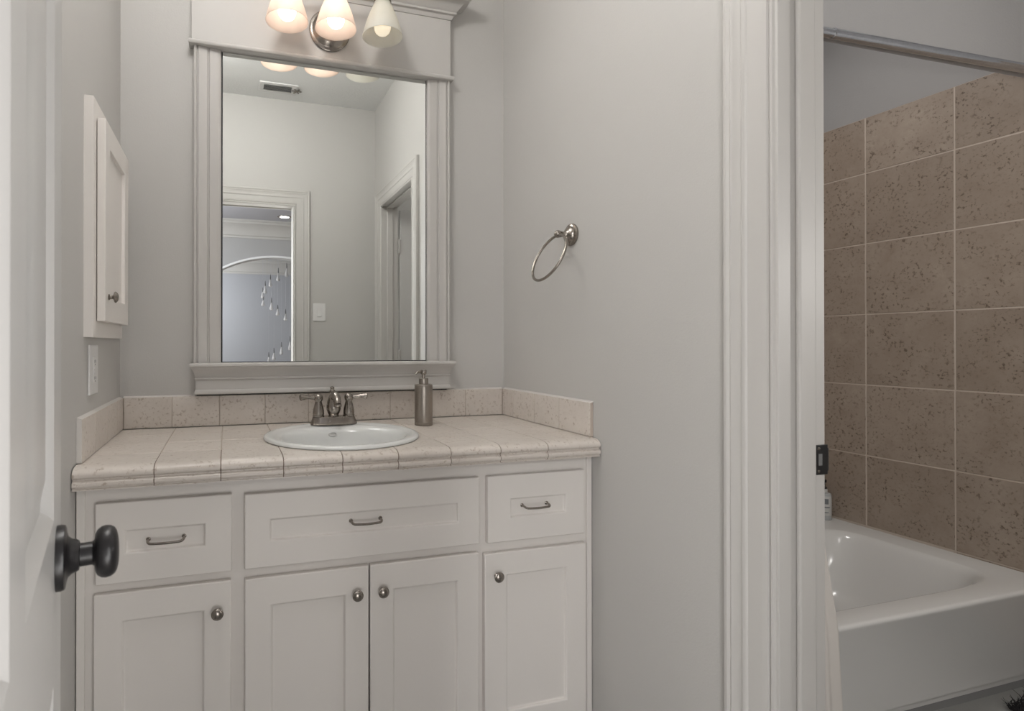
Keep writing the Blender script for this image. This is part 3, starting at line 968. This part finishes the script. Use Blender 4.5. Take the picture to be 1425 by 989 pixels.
obj('rocker', prism(B(), [(0.006, -0.034), (0.0115, -0.033), (0.008, 0.0), (0.0075, 0.033), (0.006, 0.034)], 'x', -0.0165, 0.0165), 'plastic', sw, 0.0008)
for z in (-0.05, 0.05):
    obj('screw', lathe(B(), [(0.003, 0), (0.0025, 0.001), (0.0003, 0.0013)], (0, 0.006, z), (0, 1, 0), 10), 'plastic', sw)

# ---------------------------------------------------------------- towel ring
tw = thing('towel_ring', 'brushed nickel towel ring mounted on the right wall', 'towel ring', (XR, -0.4524, 0.643))
obj('mount', lathe(B(), [(0.0355, 0), (0.0365, 0.003), (0.0355, 0.007), (0.0320, 0.0095), (0.0275, 0.0105), (0.0265, 0.013), (0.0240, 0.0175), (0.0185, 0.022), (0.0125, 0.026), (0.0092, 0.032), (0.0085, 0.038), (0.0098, 0.041)],
                    (0, 0, 0), (-1, 0, 0), 44), 'nickel', tw)
bm = lathe(B(), [(0.0125 * math.sin(PI * i / 12), -0.0125 * math.cos(PI * i / 12)) for i in range(13)], (-0.052, 0.001, 0), (-1, 0, 0), 24)
obj('ball', bm, 'nickel', tw)
n_ = Vector((math.cos(-0.4257), 0, math.sin(-0.4257)))
up_ = Vector((0.413, 0, 0.9108)).normalized()
c_ = Vector((1.329 - XR, -0.0015, 0.5645 - 0.643))
obj('ring', tube(B(), [c_ + 0.0812 * (math.cos(a) * Vector((0, 1, 0)) + math.sin(a) * up_) for a in [2 * PI * i / 72 for i in range(72)]], 0.0046, 14, True), 'nickel', tw)

# ---------------------------------------------------------------- ceiling vent (mirror)
vt = thing('ceiling_vent', 'small white louvred air vent in the ceiling, reflected in the mirror', 'vent', (0.675, -1.87, CE))
bm = B()
for x0, x1, y0, y1 in ((-0.13, 0.13, -0.075, -0.045), (-0.13, 0.13, 0.045, 0.075), (-0.13, -0.10, -0.045, 0.045), (0.09, 0.13, -0.045, 0.045)):
    box(bm, x0, x1, y0, y1, -0.008, 0)
obj('frame', bm, 'plastic', vt, 0.002)
obj('duct', box(B(), -0.10, 0.09, -0.045, 0.045, -0.0015, 0), 'ductgrey', vt)
for k in range(5):
    y = -0.036 + 0.018 * k
    obj('louvre', prism(B(), [(y - 0.006, -0.003), (y - 0.0045, -0.003), (y + 0.006, -0.0095), (y + 0.0045, -0.0095)], 'x', -0.10, 0.09), 'plastic', vt)
bm = B()
for k in range(3):
    a = k * PI / 3
    prism(bm, [(0.125 + 0.034 * math.cos(a + q), 0.0 + 0.034 * math.sin(a + q)) for q in (0.12, -0.12)] + [(0.125 + 0.034 * math.cos(a + PI + q), 0.034 * math.sin(a + PI + q)) for q in (0.12, -0.12)], 'z', -0.0125 - 0.0004 * k, -0.0085)
obj('lever', bm, 'nickel', vt)

# ---------------------------------------------------------------- bathtub
tb = thing('bathtub', 'white alcove bathtub with a plain apron below the brown tiled wall', 'bathtub', (2.445, -0.38, FL))
TX0, TX1, TY0, TY1, RZ = 1.675, 3.2055, -0.795, 0.0345, -0.572
N = 160


def rect(x0, x1, y0, y1, z, r=0.0):
    """rectangle sampled by angle so it lofts to the oval loops"""
    cx, cy = 2.455, -0.405
    out = []
    for i in range(N):
        a = 2 * PI * i / N
        c, s = math.cos(a), math.sin(a)
        u = []
        if c > 1e-9: u.append((x1 - cx) / c)
        if c < -1e-9: u.append((x0 - cx) / c)
        if s > 1e-9: u.append((y1 - cy) / s)
        if s < -1e-9: u.append((y0 - cy) / s)
        t = min(u)
        out.append((cx + t * c, cy + t * s, z))
    # snap the nearest sample to each true corner
    for X_ in (x0, x1):
        for Y_ in (y0, y1):
            k = min(range(N), key=lambda q: (out[q][0] - X_) ** 2 + (out[q][1] - Y_) ** 2)
            out[k] = (X_, Y_, z)
    return out


def oval(x0, x1, y0, y1, z, e):
    cx, cy = (x0 + x1) / 2, (y0 + y1) / 2
    out = []
    for i in range(N):
        a = 2 * PI * i / N
        # use the polar form so samples stay in step with rect()
        c, s = math.cos(a), math.sin(a)
        A_, B_ = (x1 - x0) / 2, (y1 - y0) / 2
        r = (abs(c / A_) ** e + abs(s / B_) ** e) ** (-1 / e)
        out.append((cx + r * c, cy + r * s, z))
    return out


loops = [rect(TX0, TX1, TY0 + 0.012, TY1, FL), rect(TX0, TX1, TY0 + 0.012, TY1, FL + 0.03), rect(TX0, TX1, TY0 + 0.004, TY1, FL + 0.035), rect(TX0, TX1, TY0 + 0.004, TY1, RZ - 0.020),
         rect(TX0, TX1, TY0, TY1, RZ - 0.012), rect(TX0, TX1, TY0 + 0.0015, TY1, RZ - 0.005), rect(TX0, TX1, TY0 + 0.006, TY1, RZ - 0.0012), rect(TX0, TX1, TY0 + 0.013, TY1, RZ),
         oval(1.815, 3.083, -0.720, -0.092, RZ + 0.0005, 6), oval(1.823, 3.075, -0.711, -0.100, RZ - 0.002, 6), oval(1.833, 3.064, -0.702, -0.108, RZ - 0.010, 6), oval(1.840, 3.050, -0.694, -0.116, RZ - 0.028, 5.5),
         oval(1.86, 3.00, -0.68, -0.13, RZ - 0.12, 5), oval(1.89, 2.93, -0.665, -0.145, RZ - 0.22, 4.5), oval(1.93, 2.86, -0.64, -0.17, RZ - 0.275, 4), oval(2.0, 2.78, -0.58, -0.23, RZ - 0.295, 3.5), oval(2.2, 2.6, -0.46, -0.35, RZ - 0.298, 2.5)]
bm = loft(B(), loops)
bmesh.ops.translate(bm, verts=bm.verts, vec=(-2.445, 0.38, -FL))
obj('shell', bm, 'acrylic', tb, 0, 40)
bm = B()
prism(bm, [(TY0 + 0.013, FL), (TY0 + 0.013, FL + 0.012), (TY0 - 0.002, FL + 0.0015), (TY0 - 0.003, FL)], 'x', TX0, TX1)
bmesh.ops.translate(bm, verts=bm.verts, vec=(-2.445, 0.38, -FL))
ck = obj('floor_caulk', bm, 'vent', tb)

# bottle on the tub's rear corner
bt = thing('pump_bottle', 'small grey bottle with black pump on the rear corner of the tub', 'bottle', (3.1485, -0.010, RZ))
obj('body', lathe(B(), [(0.026, 0), (0.0285, 0.003), (0.0285, 0.120), (0.026, 0.127), (0.014, 0.131)], seg=32), 'bottle', bt)
lb = obj('label', lathe(B(), [(0.0288, 0.022), (0.0290, 0.0225), (0.0290, 0.116), (0.0288, 0.1165)], seg=32, cap0=False, cap1=False), 'label', bt)
bm = B()
for a0, z0, a1, z1 in ((-2.9, 0.078, -1.9, 0.104), (-2.9, 0.060, -1.7, 0.066), (-2.7, 0.036, -1.9, 0.040)):
    lp0 = [(0.0292 * math.cos(a0 + (a1 - a0) * i / 8), 0.0292 * math.sin(a0 + (a1 - a0) * i / 8), z0) for i in range(9)]
    lp1 = [(p[0], p[1], z1) for p in lp0]
    loft(bm, [lp0, lp1], False, False, False)
obj('print', bm, 'labelmark', lb)
obj('collar', lathe(B(), [(0.0135, 0.130), (0.0138, 0.146), (0.012, 0.148)], seg=24), 'label', bt)
pm = obj('pump', lathe(B(), [(0.0115, 0.147), (0.0115, 0.156), (0.0045, 0.158), (0.0045, 0.178), (0.0105, 0.180), (0.0110, 0.190), (0.0085, 0.193), (0.0005, 0.1935)], seg=20), 'black', bt)
obj('nozzle', tube(B(), [(-0.006, 0.002, 0.187), (-0.022, 0.006, 0.1875), (-0.032, 0.008, 0.184)], 0.0042, 10), 'black', pm)

# ---------------------------------------------------------------- shower rod and curtain
rd = thing('shower_rod', 'chrome shower curtain rod spanning the tub alcove', 'curtain rod', (2.44, -0.8527, 1.19))
RY = -0.8527


def rz(x):
    return 1.1790 + (x - 1.968) * 0.0237


tube_o = obj('outer_tube', tube(B(), [(2.005 - 2.44, 0, rz(2.005) - 1.19), (3.200 - 2.44, 0, rz(3.2) - 1.19)], 0.0142, 28), 'chrome', rd)
obj('inner_tube', tube(B(), [(1.545 - 2.44, 0, rz(1.545) - 1.19), (2.006 - 2.44, 0, rz(2.006) - 1.19)], 0.0128, 28), 'chrome', rd)
obj('seam_ring', lathe(B(), [(0.0130, -0.004), (0.0148, -0.002), (0.0148, 0.002), (0.0143, 0.003)], (2.005 - 2.44, 0, rz(2.005) - 1.19), (1, 0, 0.0237), 28, cap0=False, cap1=False), 'chrome', rd)
bm = B()
lathe(bm, [(0.022, 0), (0.022, 0.004), (0.018, 0.012), (0.0145, 0.016)], (3.2055 - 2.44, 0, rz(3.2) - 1.19), (-1, 0, 0), 28)
obj('end_cap', bm, 'chrome', rd)
bm = B()
lathe(bm, [(0.022, 0), (0.022, 0.004), (0.018, 0.012), (0.0130, 0.016)], (1.531 - 2.44, 0, rz(1.53) - 1.19), (1, 0, 0), 28)
obj('end_cap', bm, 'chrome', rd)
cu = thing('shower_curtain', 'off-white shower curtain gathered at the left end of the tub', 'shower curtain', (1.80, RY, 1.15))
bm = B()
NU, NV = 120, 40
vs = []
for j in range(NV + 1):
    v = j / NV
    z = 1.130 - v * (1.130 + 0.872)
    if z > -0.2245:
        xr = 1.895 + (1.130 - z) / 1.3545 * 0.030
    elif z > -0.51:
        xr = 1.925 + (-0.2245 - z) / 0.2855 * 0.057
    else:
        xr = 1.982 + (-0.51 - z) / 0.362 * 0.020
    row = []
    for i in range(NU + 1):
        u = i / NU
        x = 1.575 + (xr - 1.575) * u
        am = 0.011 + 0.010 * v
        fo = 1.0 - max(0.0, (u - 0.70) / 0.30) * 0.92
        y = RY - 0.010 - 0.012 * v + am * fo * math.sin(u * 2 * PI * 6.5 + 0.8 * v) - 0.02 * v * max(0.0, u - 0.7)
        row.append(bm.verts.new((x - 1.80, y - RY, z - 1.15)))
    vs.append(row)
for j in range(NV):
    for i in range(NU):
        bm.faces.new((vs[j][i], vs[j][i + 1], vs[j + 1][i + 1], vs[j + 1][i]))
co = obj('cloth', bm, 'curtain', cu, 0, 180)
md = co.modifiers.new('cloth_thickness', 'SOLIDIFY')
md.thickness = 0.0016
hm = [(vs_x, 0) for vs_x in ()]
for k in range(5):
    x = 1.60 + 0.07 * k
    c0 = rz(x) - 0.010
    obj('curtain_ring', tube(B(), [(x - 1.80, 0.026 * math.cos(a), c0 - 1.15 + 0.028 * math.sin(a)) for a in [2 * PI * i / 28 for i in range(28)]], 0.0017, 8, True), 'chrome', cu)

# ---------------------------------------------------------------- bath rug
rg = thing('bath_rug', 'charcoal shaggy bath rug on the floor in front of the tub', 'rug', (2.95, -1.16, FL))
obj('backing', box(B(), -0.19, 0.24, -0.30, 0.30, 0.0005, 0.008), 'rug', rg, 0.003)
random.seed(11)
bm = B()
for k in range(3200):
    x, y = random.uniform(-0.20, 0.25), random.uniform(-0.31, 0.31)
    if random.random() < 0.45:
        y = random.uniform(0.10, 0.312)
    h = random.uniform(0.016, 0.034)
    dx, dy = random.gauss(0, 0.010), random.gauss(0, 0.010)
    r = random.uniform(0.0010, 0.0019)
    p0 = [(x + r * math.cos(q), y + r * math.sin(q), 0.006) for q in (0, 2.09, 4.19)]
    p1 = [(x + dx * 0.5 + r * math.cos(q), y + dy * 0.5 + r * math.sin(q), h * 0.65) for q in (0, 2.09, 4.19)]
    p2 = [(x + dx * 1.3 + 0.4 * r * math.cos(q), y + dy * 1.3 + 0.4 * r * math.sin(q), h) for q in (0, 2.09, 4.19)]
    loft(bm, [p0, p1, p2], False, True)
o = obj('pile', bm, 'rug', rg)
o['kind'] = 'stuff'
